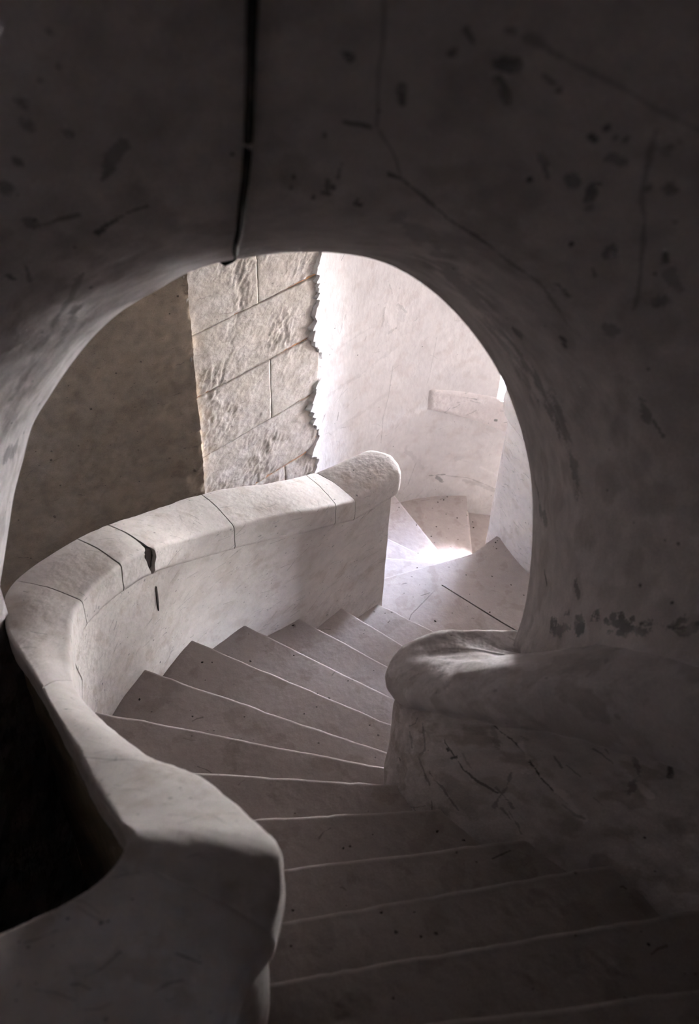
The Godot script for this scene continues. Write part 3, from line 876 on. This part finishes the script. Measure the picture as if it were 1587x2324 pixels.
func step_mesh(fl: Vector2, fr: Vector2, bl: Vector2, br: Vector2, h: float, seed_: float, nose := 0.016) -> MB:
	var mb := MB.new()
	var dir := (fr - fl).normalized()
	var ahead := Vector2(-dir.y, dir.x)
	if ahead.dot(bl - fl) > 0.0:
		ahead = -ahead
	var prof := [[-0.02, -RISE - 0.03], [-0.02, -0.1], [-0.02, -0.05], [-0.012, -0.045], [-0.003, -0.04], [0.0, -0.03]]
	for k in 7:
		var a := deg_to_rad(90.0 * k / 6.0)
		prof.append([-nose + nose * cos(a), -nose + nose * sin(a)])
	var rows := []
	var n := 40
	for i in n + 1:
		var t := float(i) / n
		var f := fl.lerp(fr, t)
		var b := bl.lerp(br, t)
		var wob := 0.005 * n_mid.get_noise_2d(t * 1.1 * fl.distance_to(fr) + seed_ * 7.3, seed_) + 0.0025 * n_fine.get_noise_2d(t * fl.distance_to(fr), seed_ * 3.0)
		var row := PackedVector3Array()
		for q in prof:
			var p: Vector2 = f + ahead * (q[0] + wob)
			var chip: float = 0.004 * maxf(0.0, n_fine.get_noise_2d(t * 2.0 + seed_, 4.0)) if q[1] > -0.02 else 0.0
			row.append(P(p.x, p.y, h - q[1] + chip))
		for k in range(1, 9):
			var p := (f - ahead * nose).lerp(b - ahead * 0.05, k / 8.0)
			row.append(P(p.x, p.y, h + 0.0025 * n_big.get_noise_2d(p.x * 3.0, p.y * 3.0 + seed_)))
		var e := b - ahead * 0.05
		row.append(P(e.x, e.y, h + RISE + 0.03))
		rows.append(row)
	mb.grid(rows, false)
	mb.fan(rows[0])
	mb.fan(rows[n], true)
	return mb

func build_flight() -> void:
	var st := thing("stone_staircase", "pale stone steps winding down between the curved parapet and the rough pier", "stairs")
	for k in NOSING.size() - 1:
		var a: Array = NOSING[k]
		var b: Array = NOSING[k + 1]
		var h := 4.0 - RISE * k
		var pull := 0.04
		obj("step", step_mesh(Vector2(a[0] - pull, a[1]), Vector2(a[2], a[3]), Vector2(b[0] - pull, b[1]), Vector2(b[2], b[3]), h, k + 1.0), M.step, st)

# ---------------------------------------------------------------- parapet with its coping

# inner edge x, d, h and outer edge x, d, h of the coping
const COPING := [[0.222, 3.602, 3.08, 0.045, 3.786, 3.08], [0.025, 3.412, 3.08, -0.173, 3.596, 3.08], [-0.174, 3.174, 2.94, -0.356, 3.352, 2.94], [-0.408, 2.969, 2.835, -0.597, 3.155, 2.835], [-0.606, 2.734, 2.705, -0.814, 2.864, 2.705], [-0.739, 2.436, 2.51, -0.954, 2.517, 2.51], [-0.842, 2.105, 2.40, -1.081, 2.179, 2.40], [-0.780, 1.779, 2.29, -1.023, 1.939, 2.33], [-0.685, 1.585, 2.19, -0.842, 1.664, 2.18], [-0.446, 1.279, 1.95, -0.623, 1.309, 1.94], [-0.287, 1.140, 1.82, -0.527, 1.144, 1.82], [-0.163, 0.974, 1.67, -0.409, 0.948, 1.65], [-0.084, 0.834, 1.55, -0.346, 0.852, 1.55], [-0.088, 0.716, 1.55, -0.367, 0.780, 1.55], [-0.1265, 0.6485, 1.55, -0.421, 0.732, 1.55], [-0.1526, 0.556, 1.55, -0.510, 0.678, 1.55], [-0.22, 0.42, 1.5, -0.62, 0.6, 1.5], [-0.35, 0.25, 1.4, -0.78, 0.5, 1.4], [-0.55, 0.1, 1.27, -0.95, 0.4, 1.27], [-0.8, -0.05, 1.15, -1.15, 0.3, 1.15], [-1.25, -0.2, 1.0, -1.4, 0.2, 1.0]]

func coping_at(s: float) -> Array:
	if s < 1.0:
		var a: Array = COPING[0]
		var b: Array = COPING[1]
		var o := []
		for k in 6:
			o.append(lerpf(a[k], b[k], s))
		return o
	return along(COPING.slice(1), s - 1.0)

func coping_row(si: float, so: float, rim := 0.018) -> PackedVector3Array:
	var a := coping_at(si)
	var b := coping_at(so)
	var pi_ := P(a[0], a[1], a[2])
	var po := P(b[3], b[4], b[5])
	var w := pi_.distance_to(po)
	var u := (po - pi_) / w
	var row := PackedVector3Array()
	var r := rim
	var prof := [[0.05, -0.15], [0.028, -0.148], [0.008, -0.135], [0.0, -0.115], [0.0, -0.08], [0.0, -0.045], [0.0, -r], [r * 0.12, -r * 0.5], [r * 0.5, -r * 0.12], [r, 0.0]]
	for q in prof:
		row.append(pi_ + u * q[0] + Vector3.UP * q[1])
	for k in range(1, 8):
		var f := k / 8.0
		row.append(pi_ + u * lerpf(r, w - r, f) + Vector3.UP * 0.012 * sin(PI * f))
	prof.reverse()
	for q in prof:
		row.append(pi_ + u * (w - q[0]) + Vector3.UP * q[1])
	return row

func coping_stone(i0: float, o0: float, i1: float, o1: float, rim := 0.018, chip := 0) -> MB:
	var mb := MB.new()
	var rows := []
	var n := maxi(4, int((i1 - i0) * 16))
	for k in n + 1:
		var f := float(k) / n
		rows.append(coping_row(lerpf(i0, i1, f), lerpf(o0, o1, f), rim))
	# the broken corner at the widest joint
	if chip != 0:
		for k in n + 1:
			var row: PackedVector3Array = rows[k]
			var away := float(k) / n if chip > 0 else 1.0 - float(k) / n
			var here := exp(-pow(away * (i1 - i0) / 0.05, 2.0))
			var next: PackedVector3Array = rows[clampi(k + chip * 2, 0, n)]
			for j in range(2, 14):
				var w := here * exp(-pow((j - 6.0) / 2.4, 2.0)) * (0.6 + 0.8 * absf(n_fine.get_noise_2d(j * 0.3, k * 0.2)))
				row[j] = row[j].lerp(next[j], minf(0.9, w)) + Vector3.DOWN * 0.014 * w
			rows[k] = row
	mb.grid(rows, false, 0.0, 1.0, true)
	mb.fan(rows[0], true)
	mb.fan(rows[n])
	mb.shake(n_mid, 0.004)
	mb.shake(n_fine, 0.0018)
	return mb

func build_parapet() -> void:
	var pa := thing("stone_parapet", "curved pale stone parapet with cracked coping along the outer side of the steps", "parapet")
	# rounded level end block
	var mb := MB.new()
	var rows := []
	var dirv := Vector3(COPING[0][0] - COPING[1][0], 0, -(COPING[0][1] - COPING[1][1])).normalized()
	var base := coping_row(0.0, 0.0, 0.045)
	var mid := Vector3.ZERO
	for p in base:
		mid += p
	mid /= base.size()
	for k in 8:
		var e := 1.0 - k / 7.0
		var shrink := sqrt(maxf(0.0, 1.0 - e * e * 0.92))
		var row := PackedVector3Array()
		for p in base:
			var q := p - mid
			row.append(mid + Vector3(q.x * shrink, q.y * (0.72 + 0.28 * shrink), q.z * shrink) + dirv * 0.075 * e)
		rows.append(row)
	for k in range(1, 13):
		rows.append(coping_row(k / 12.0 * 0.995, k / 12.0 * 0.995, lerpf(0.045, 0.02, k / 12.0)))
	mb.grid(rows, false, 0.0, 1.0, true)
	mb.fan(rows[0], true)
	mb.fan(rows[rows.size() - 1])
	mb.shake(n_mid, 0.005)
	obj("end_block", mb, M.stone, pa)
	# coping stones between open joints
	var cuts := [[1.0, 1.0], [1.45, 1.25], [3.27, 3.16], [4.76, 4.6], [5.27, 5.07], [5.95, 5.95], [7.45, 8.3], [9.9, 9.7], [13.2, 12.6], [17.0, 17.0], [20.0, 20.0]]
	var gaps := [0.004, 0.006, 0.007, 0.012, 0.009, 0.006, 0.007, 0.006, 0.006, 0.006, 0.006]
	for k in cuts.size() - 1:
		var g0: float = gaps[k]
		var g1: float = gaps[k + 1]
		obj("coping_stone", coping_stone(cuts[k][0] + g0, cuts[k][1] + g0, cuts[k + 1][0] - g1, cuts[k + 1][1] - g1, 0.018, -1 if k == 2 else (1 if k == 3 else 0)), M.stone, pa)
	# narrow slit cut in the parapet face under the broken joint
	var slit := MB.new()
	var c5 := coping_at(4.63)
	var pin := P(c5[0], c5[1], c5[2])
	var along_wall := (P(coping_at(4.75)[0], coping_at(4.75)[1], 0) - P(coping_at(4.51)[0], coping_at(4.51)[1], 0))
	along_wall.y = 0.0
	along_wall = along_wall.normalized()
	var face_out := along_wall.cross(Vector3.UP)
	if face_out.dot(P(c5[3], c5[4], c5[5]) - pin) > 0.0:
		face_out = -face_out
	var centre := pin - face_out * 0.0275 + Vector3.DOWN * 0.30
	var ring := PackedVector3Array()
	var ring2 := PackedVector3Array()
	for k in 16:
		var a := TAU * k / 16.0
		var p := centre + along_wall * (0.0042 * cos(a) - 0.004 * sin(a)) + Vector3.UP * 0.066 * sin(a)
		ring.append(p)
		ring2.append(p - face_out * 0.012)
	slit.fan(ring, true)
	slit.grid([ring, ring2], false, 0.0, 1.0, true)
	var so := obj("slit", slit, M.gap, pa)
	so.set_meta("label", "thin black slit in the pale parapet face")
	# dark bedding seen in the joints
	var bed := MB.new()
	var br := []
	for k in 241:
		var s := 0.05 + 19.9 * k / 240.0
		var row := coping_row(s, s)
		var c := Vector3.ZERO
		for p in row:
			c += p
		c /= row.size()
		var inner := PackedVector3Array()
		for p in row:
			var q := p - c
			inner.append(c + Vector3(q.x * 0.86, q.y * 0.8, q.z * 0.86))
		br.append(inner)
	bed.grid(br, false, 0.0, 1.0, true)
	obj("bedding", bed, M.gap, pa)
	# wall under the coping
	var crack := [[6.35, 0.0], [6.3, 0.12], [6.2, 0.22], [6.55, 0.34], [6.8, 0.45], [7.15, 0.62], [7.3, 1.0]]
	wall_panel(pa, [[0.0, 0.0], [0.0, 1.0]], crack, 0.0, -0.012)
	wall_panel(pa, crack, [[12.2, 0.0], [12.0, 1.0]], 0.012, -0.01)
	var fill := MB.new()
	var fr := []
	for i in 25:
		var row := PackedVector3Array()
		for k in 31:
			var c := coping_at(lerpf(5.9, 7.6, k / 30.0))
			var a3 := P(c[0], c[1], c[2])
			var u3 := (P(c[3], c[4], c[5]) - a3).normalized()
			row.append(a3 + u3 * 0.044 + Vector3.DOWN * lerpf(0.12, 1.1, i / 24.0))
		fr.append(row)
	fill.grid(fr, true)
	obj("bedding", fill, M.gap, pa)
	wall_panel(pa, [[12.2, 0.0], [12.0, 1.0]], [[20.0, 0.0], [20.0, 1.0]], 0.01, 0.0)

func seam(c: Array, v: float) -> float:
	for k in c.size() - 1:
		if v <= c[k + 1][1]:
			return lerpf(c[k][0], c[k + 1][0], (v - c[k][1]) / (c[k + 1][1] - c[k][1]))
	return c[c.size() - 1][0]

func wall_panel(pa: Node, ca: Array, cb: Array, g0: float, g1: float) -> void:
	var mb := MB.new()
	var nv := 36
	var inner := []
	var outer := []
	var span: float = cb[0][0] - ca[0][0]
	var n := maxi(8, int(span * 14))
	for i in nv + 1:
		var v := float(i) / nv
		var a := seam(ca, v) + g0
		var b := seam(cb, v) + g1
		var r1 := PackedVector3Array()
		var r2 := PackedVector3Array()
		for k in n + 1:
			var s := lerpf(a, b, float(k) / n)
			var c := coping_at(s)
			var pin := P(c[0], c[1], c[2])
			var pout := P(c[3], c[4], c[5])
			var u := (pout - pin).normalized()
			var low := 1.12
			r1.append(pin + u * 0.032 + Vector3.DOWN * lerpf(0.13, low, v))
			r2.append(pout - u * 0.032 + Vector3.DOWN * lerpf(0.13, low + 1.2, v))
		inner.append(r1)
		outer.append(r2)
	for i in nv + 1:
		var row: PackedVector3Array = inner[i]
		for k in row.size():
			var p := row[k]
			row[k] = p + 0.004 * Vector3(n_mid.get_noise_3dv(p), 0, n_mid.get_noise_3dv(p + Vector3(4, 4, 4)))
		inner[i] = row
	mb.grid(inner, true)
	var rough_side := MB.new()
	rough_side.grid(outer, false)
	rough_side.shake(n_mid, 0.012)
	obj("outer_face_shaded", rough_side, M.brown, pa)  # void side coloured dark brown in place of shade
	var e0 := []
	var e1 := []
	for i in nv + 1:
		e0.append(PackedVector3Array([inner[i][0], outer[i][0]]))
		e1.append(PackedVector3Array([inner[i][n], outer[i][n]]))
	mb.grid(e0)
	mb.grid(e1, true)
	obj("parapet_wall", mb, M.stone, pa)

# ---------------------------------------------------------------- rough string wall and pier foot

# plan x, d of the face, underside and top of its rounded coping; x, d, h of the ridge behind
const STRING := [[1.15, 2.0, 2.46, 2.27, 1.15, 1.9, 2.27], [0.70, 1.98, 2.46, 2.27, 0.7, 1.88, 2.27], [0.42, 1.978, 2.46, 2.27, 0.5, 1.88, 2.25], [0.28, 1.972, 2.46, 2.27, 0.42, 1.87, 2.24], [0.205, 1.945, 2.46, 2.27, 0.40, 1.86, 2.23], [0.166, 1.86, 2.45, 2.26, 0.40, 1.84, 2.22], [0.205, 1.74, 2.36, 2.17, 0.47, 1.8, 2.17], [0.31, 1.58, 2.17, 1.99, 0.56, 1.7, 2.03], [0.52, 1.40, 1.98, 1.76, 0.68, 1.5, 1.74], [0.69, 1.25, 1.85, 1.58, 0.8, 1.33, 1.52], [0.83, 1.06, 1.7, 1.42, 0.95, 1.12, 1.36], [0.95, 0.85, 1.52, 1.3, 1.1, 0.9, 1.27], [1.0, 0.6, 1.35, 1.13, 1.15, 0.62, 1.1], [1.03, 0.35, 1.18, 0.96, 1.18, 0.35, 0.93], [1.05, 0.0, 0.97, 0.75, 1.2, 0.0, 0.72], [1.05, -1.0, 0.4, 0.2, 1.2, -1.0, 0.15]]

func build_string_wall() -> void:
	var sw := thing("string_wall", "rough plastered pier foot with a rounded ledge, right of the steps", "wall")
	var body := MB.new()
	var cap := MB.new()
	var rb := []
	var rc := []
	var n := 180
	for k in n + 1:
		var t := 15.0 * k / n
		var q := along(STRING, t)
		var q2 := along(STRING, minf(t + 0.02, 15.0))
		var q1 := along(STRING, maxf(t - 0.02, 0.0))
		var tg := Vector2(q2[0] - q1[0], q2[1] - q1[1]).normalized()
		var nr := Vector2(tg.y, -tg.x)
		if nr.dot(Vector2(q[4] - q[0], q[5] - q[1])) > 0.0:
			nr = -nr
		var row := PackedVector3Array()
		for i in 29:
			var v := i / 28.0
			var h := lerpf(q[2] - 0.03, q[2] + 2.6, v * v * 0.7 + v * 0.3)
			row.append(P(q[0], q[1], h))
		rb.append(row)
		var row2 := PackedVector3Array()
		var hh: float = q[2] - q[3]
		var face := Vector2(q[0], q[1])
		var ridge := Vector2(q[4], q[5])
		var prof := [[-0.02, 0.02], [0.012, 0.0], [0.03, -0.03]]
		for p in prof:
			var f: Vector2 = face + nr * p[0]
			row2.append(P(f.x, f.y, q[2] + p[1]))
		for i in range(1, 15):
			var a := deg_to_rad(90.0 * i / 14.0)
			var f := (face + nr * 0.034).lerp(ridge, 0.45 * (1.0 - cos(a)))
			row2.append(P(f.x, f.y, q[2] - 0.04 - (hh - 0.04) * sin(a)))
		row2.append(P(lerpf(face.x, ridge.x, 0.75), lerpf(face.y, ridge.y, 0.75), lerpf(q[3], q[6], 0.5)))
		row2.append(P(ridge.x, ridge.y, q[6]))
		row2.append(P(ridge.x + 0.5, ridge.y + (0.0 if t > 6.0 else -0.1), q[6]))
		rc.append(row2)
	body.grid(rb)
	cap.grid(rc, true)
	for mb in [body, cap]:
		mb.shake(n_big, 0.012)
		mb.shake(n_mid, 0.010)
		mb.shake(n_fine, 0.004)
	obj("wall_body", body, M.string_skin, sw)
	obj("ledge", cap, M.vault, sw)

# ---------------------------------------------------------------- landing and winding stair

func slab(pts: Array, h: float, thick: float) -> MB:
	var mb := MB.new()
	var a := PackedVector3Array()
	var b := PackedVector3Array()
	var inset := PackedVector3Array()
	var mid := Vector2.ZERO
	for p in pts:
		mid += Vector2(p[0], p[1])
	mid /= pts.size()
	for p in pts:
		var c := Vector2(p[0], p[1])
		a.append(P(c.x, c.y, h + 0.004))
		b.append(P(c.x, c.y, h + thick))
		c += (mid - c).normalized() * 0.004
		inset.append(P(c.x, c.y, h))
	mb.flat(inset)
	a.append(a[0])
	b.append(b[0])
	inset.append(inset[0])
	mb.grid([inset, a])
	mb.grid([a, b])
	return mb

func build_landing() -> void:
	var la := Node3D.new()
	la.name = "floor"
	add_child(la)
	la.set_meta("kind", "structure")
	la.set_meta("label", "landing of two large flagstones at the foot of the curved flight")
	obj("flagstone", slab([[-0.25, 3.745], [0.24, 3.967], [0.73, 4.185], [0.9, 4.36], [0.97, 4.3], [1.1, 4.08], [1.3, 3.82], [1.3, 3.36], [0.877, 3.672], [0.551, 3.934], [0.488, 3.861], [0.3685, 3.6915], [0.31, 3.5], [0.2, 3.5], [-0.25, 3.6]], 4.17, 0.16), M.step, la)
	obj("flagstone", slab([[0.545, 3.93], [0.872, 3.668], [1.3, 3.355], [1.3, 2.85], [0.3, 3.45], [0.369, 3.691], [0.4895, 3.8595]], 4.1705, 0.16), M.step, la)

	# rounded front edge of the landing, over the first winder
	var nb := MB.new()
	var nr := []
	var ea := Vector2(-0.25, 3.742)
	var eb := Vector2(0.76, 4.2)
	var across := Vector2(-(eb - ea).y, (eb - ea).x).normalized()
	for i in 41:
		var e := ea.lerp(eb, i / 40.0)
		e += across * 0.003 * n_fine.get_noise_1d(i * 0.05)
		var row := PackedVector3Array()
		for k in 9:
			var a := deg_to_rad(90.0 - 25.0 * k)
			row.append(P(e.x + across.x * (0.014 * cos(a) - 0.004), e.y + across.y * (0.014 * cos(a) - 0.004), 4.1695 + 0.014 - 0.014 * sin(a)))
		nr.append(row)
	nb.grid(nr)
	obj("nosing", nb, M.step, la)

func build_spiral() -> void:
	var st := thing("spiral_staircase", "winder steps fanning down round the newel behind the parapet end", "stairs")
	for k in range(1, 10):
		var a0 := 205.0 - 28.6 * (k - 1)
		var a1 := a0 - 28.6
		var h := 4.17 + RISE * k
		var mb := MB.new()
		var rows := []
		var nose := 0.016
		for i in 25:
			var r := lerpf(0.03, 1.26, i / 24.0)
			var ca := deg_to_rad(a1)
			var f := Vector2(CX + r * cos(ca), CD + r * sin(ca))
			var ahead := Vector2(sin(ca), -cos(ca))
			var row := PackedVector3Array()
			for q in [[-0.015, -0.19], [-0.015, -0.045], [0.0, -0.035], [0.0, -nose], [-nose * 0.076, -nose * 0.617], [-nose * 0.293, -nose * 0.293], [-nose * 0.617, -nose * 0.076], [-nose, 0.0]]:
				var p: Vector2 = f + ahead * q[0]
				row.append(P(p.x, p.y, h - q[1]))
			for j in range(1, 9):
				var aj := deg_to_rad(lerpf(a1, a0 + 3.0, j / 8.0))
				row.append(P(CX + r * cos(aj), CD + r * sin(aj), h))
			var ab := deg_to_rad(a0 + 3.0)
			row.append(P(CX + r * cos(ab), CD + r * sin(ab), h + 0.19))
			rows.append(row)
		mb.grid(rows, true)
		mb.fan(rows[0], true)
		mb.fan(rows[24])
		mb.shake(n_mid, 0.002)
		obj("step", mb, M.step, st)
	# newel wall that ends the inner parapet
	var nw := thing("newel_parapet", "narrow pale parapet with rounded coping at the centre of the winding stair", "parapet")
	var outline := [[1.30, 3.72], [1.2, 3.85], [1.06, 4.06], [0.97, 4.22], [0.905, 4.37], [0.868, 4.47], [0.885, 4.57], [0.95, 4.61], [1.03, 4.58], [1.1, 4.46], [1.2, 4.25], [1.35, 4.0], [1.45, 3.82]]
	var wall := MB.new()
	var rows := []
	for i in 21:
		var row := PackedVector3Array()
		for j in outline.size() * 3 - 2:
			var q := along(outline, j / 3.0)
			row.append(P(q[0], q[1], lerpf(3.3, 6.0, i / 20.0)))
		rows.append(row)
	wall.grid(rows)
	wall.shake(n_mid, 0.006)
	obj("parapet_wall", wall, M.stone, nw)
	var cap := MB.new()
	var cr := []
	for q in [[-0.01, 3.36], [0.024, 3.352], [0.04, 3.325], [0.044, 3.27], [0.036, 3.2], [0.012, 3.15], [-0.03, 3.125], [-0.07, 3.12]]:
		var row := PackedVector3Array()
		for j in outline.size() * 3 - 2:
			var p := along(outline, j / 3.0)
			var p2 := along(outline, minf(j / 3.0 + 0.05, outline.size() - 1.0))
			var p1 := along(outline, maxf(j / 3.0 - 0.05, 0.0))
			var tg := Vector2(p2[0] - p1[0], p2[1] - p1[1]).normalized()
			var nr := Vector2(-tg.y, tg.x)
			row.append(P(p[0] + nr.x * q[0], p[1] + nr.y * q[0], q[1]))
		cr.append(row)
	cap.grid(cr, true)
	cap.flat(cr[cr.size() - 1])
	cap.shake(n_mid, 0.005)
	obj("coping", cap, M.stone, nw)

# ---------------------------------------------------------------- cable

func build_cable() -> void:
	var ca := thing("electric_cable", "black cable hanging down the vault to the top of the arch", "cable")
	var pts := [[-0.105, 0.959, 0.18], [-0.12, 1.055, 0.29], [-0.125, 1.087, 0.322], [-0.131, 1.123, 0.359], [-0.141, 1.189, 0.427], [-0.158, 1.289, 0.537], [-0.172, 1.358, 0.619], [-0.185, 1.414, 0.685], [-0.201, 1.489, 0.766], [-0.22, 1.571, 0.84], [-0.262, 1.85, 1.015], [-0.283, 1.93, 1.068], [-0.303, 1.958, 1.088], [-0.325, 1.975, 1.065]]
	var rows := []
	var n := 120
	for k in n + 1:
		var t := 13.0 * k / n
		var q := along(pts, t)
		var c := P(q[0], q[1], q[2])
		var q2 := along(pts, minf(t + 0.1, 13.0))
		var q1 := along(pts, maxf(t - 0.1, 0.0))
		var dir := (P(q2[0], q2[1], q2[2]) - P(q1[0], q1[1], q1[2])).normalized()
		var sx := dir.cross(Vector3.UP).normalized()
		var sy := sx.cross(dir)
		var row := PackedVector3Array()
		for j in 10:
			var a := TAU * j / 10.0
			row.append(c + 0.0062 * (sx * cos(a) + sy * sin(a)))
		rows.append(row)
	var mb := MB.new()
	mb.grid(rows, false, 0.0, 1.0, true)
	mb.fan(rows[0])
	mb.fan(rows[n], true)
	obj("sheath", mb, M.cable, ca)
	# clip nailed into the plaster
	var clip := MB.new()
	var cr := []
	for k in 2:
		var row := PackedVector3Array()
		for j in 13:
			var a := PI * j / 12.0
			row.append(P(-0.158 - 0.0085 * cos(a), 1.284 + 0.01 * k, 0.527 + 0.01 * sin(a) + 0.0105 * k + 0.004))
		cr.append(row)
	clip.grid(cr)
	var o := obj("clip", clip, M.stone, ca)
	o.set_meta("label", "small pale cable clip")

# ---------------------------------------------------------------- bits lying on the steps

func build_debris() -> void:
	var lumps := []
	for n in 3:
		var mb := MB.new()
		var rows := []
		for i in 5:
			var row := PackedVector3Array()
			var la := PI * i / 4.0
			for j in 8:
				var a := TAU * j / 8.0
				var k := 1.0 + 0.5 * n_fine.get_noise_3d(i * 0.4 + n, j % 8 * 0.5, n * 3.0)
				row.append(Vector3(sin(la) * cos(a) * 0.0055 * k * (1.3 if n == 1 else 1.0), (1.0 - cos(la)) * 0.0026, sin(la) * sin(a) * 0.0045 * k))
			rows.append(row)
		mb.grid(rows, true, 0.0, 1.0, true)
		lumps.append(mb.mesh())
	var spots := [
		[-0.215, 2.811, 3.49, "lone dark crumb in the middle of a curved flight step", ""],
		[-0.767, 2.285, 3.15, "dark crumb near the parapet on the widest lit step", ""],
		[-0.585, 2.612, 3.32, "small crumb beside the parapet foot on a curved flight step", ""],
		[0.886, 4.297, 4.17, "dark crumb on the landing at the foot of the newel", "crumbs at the newel foot"],
		[0.888, 4.245, 4.17, "dark crumb on the landing at the foot of the newel", "crumbs at the newel foot"],
		[0.95, 3.954, 4.17, "dark crumb on the shaded flagstone before the newel parapet", ""],
		[0.813, 3.736, 4.17, "dark crumb beside the long joint of the shaded landing", ""],
		[0.504, 3.65, 4.17, "dark crumb on the landing just above the rounded ledge", ""],
		[0.452, 4.514, 4.51, "dark crumb on the narrow lit winder next to the parapet end", ""],
		[0.639, 5.39, 4.85, "dark crumb on the broad grey winder close to the white wall", "crumbs on the grey winder by the wall"],
		[0.682, 5.418, 4.85, "dark crumb on the broad grey winder close to the white wall", "crumbs on the grey winder by the wall"],
		[0.773, 5.231, 4.85, "dark crumb in the middle of the broad grey winder", "crumbs in the middle of the grey winder"],
		[0.769, 5.01, 4.85, "dark crumb in the middle of the broad grey winder", "crumbs in the middle of the grey winder"],
		[0.621, 5.129, 4.85, "dark crumb in the middle of the broad grey winder", "crumbs in the middle of the grey winder"],
		[0.464, 4.956, 4.68, "dark crumb on the beige winder left of the grey one", "crumbs on the beige winder"],
		[0.561, 4.851, 4.68, "dark crumb on the beige winder left of the grey one", "crumbs on the beige winder"],
		[0.344, 5.126, 4.68, "dark crumb on the beige winder left of the grey one", "crumbs on the beige winder"],
		[0.427, 4.219, 4.34, "dark crumb on the upper lit winder next to the parapet end", ""],
		[0.913, 5.38, 5.02, "dark crumb on the lowest dark winder in view", "crumbs on the lowest winder"],
		[0.916, 5.319, 5.02, "dark crumb on the lowest dark winder in view", "crumbs on the lowest winder"]]
	for k in spots.size():
		var q: Array = spots[k]
		var o := MeshInstance3D.new()
		o.name = "crumb" if k == 0 else "crumb_%03d" % k
		o.mesh = lumps[k % 3]
		o.material_override = M.gap
		add_child(o)
		o.position = P(q[0], q[1], q[2] - 0.0005)
		o.rotation.y = k * 1.7
		o.scale = Vector3.ONE * (0.75 + 0.35 * (k % 4) / 3.0)
		o.set_meta("label", q[3])
		o.set_meta("category", "debris")
		if q[4]:
			o.set_meta("group", q[4])
	# dead spider and a bit of twig
	var sp := thing("dead_spider", "small dead spider on an upper step near the parapet", "spider")
	sp.position = P(-0.244, 3.128, 3.66)
	var body := MB.new()
	var br := []
	for i in 7:
		var row := PackedVector3Array()
		var la := PI * i / 6.0
		for j in 8:
			var a := TAU * j / 8.0
			row.append(Vector3(cos(la) * 0.006, 0.004 + sin(la) * sin(a) * 0.0028, sin(la) * cos(a) * 0.0032))
		br.append(row)
	body.grid(br, false, 0.0, 1.0, true)
	obj("body", body, M.gap, sp)
	for k in 8:
		var leg := MB.new()
		var a := (k - 3.5) * 0.42 + (0.0 if k < 4 else PI - 0.2)
		var lr := []
		for i in 4:
			var t := i / 3.0
			var c := Vector3(cos(a + 1.57) * 0.014 * t, 0.004 + 0.005 * sin(PI * t) - 0.0035 * t, sin(a + 1.57) * 0.014 * t)
			lr.append(PackedVector3Array([c + Vector3(0, 0.0006, 0), c + Vector3(0.0006, -0.0004, 0), c + Vector3(-0.0004, -0.0004, 0.0005)]))
		leg.grid(lr, false, 0.0, 1.0, true)
		obj("leg", leg, M.gap, sp)
	var tw := MB.new()
	var tr := []
	for i in 6:
		var t := i / 5.0
		var c := Vector3(0.012 * t, 0.0018, -0.02 * t + 0.004 * sin(t * 3.0))
		var row := PackedVector3Array()
		for j in 6:
			var a := TAU * j / 6.0
			row.append(c + Vector3(0.0016 * (1.0 - 0.6 * t) * cos(a), 0.0016 * (1.0 - 0.6 * t) * sin(a), 0))
		tr.append(row)
	tw.grid(tr, false, 0.0, 1.0, true)
	var two := obj("twig", tw, M.gap)
	two.position = P(0.233, 3.476, 4.0)
	two.set_meta("label", "short dark twig on the lowest step of the curved flight")
	two.set_meta("category", "twig")
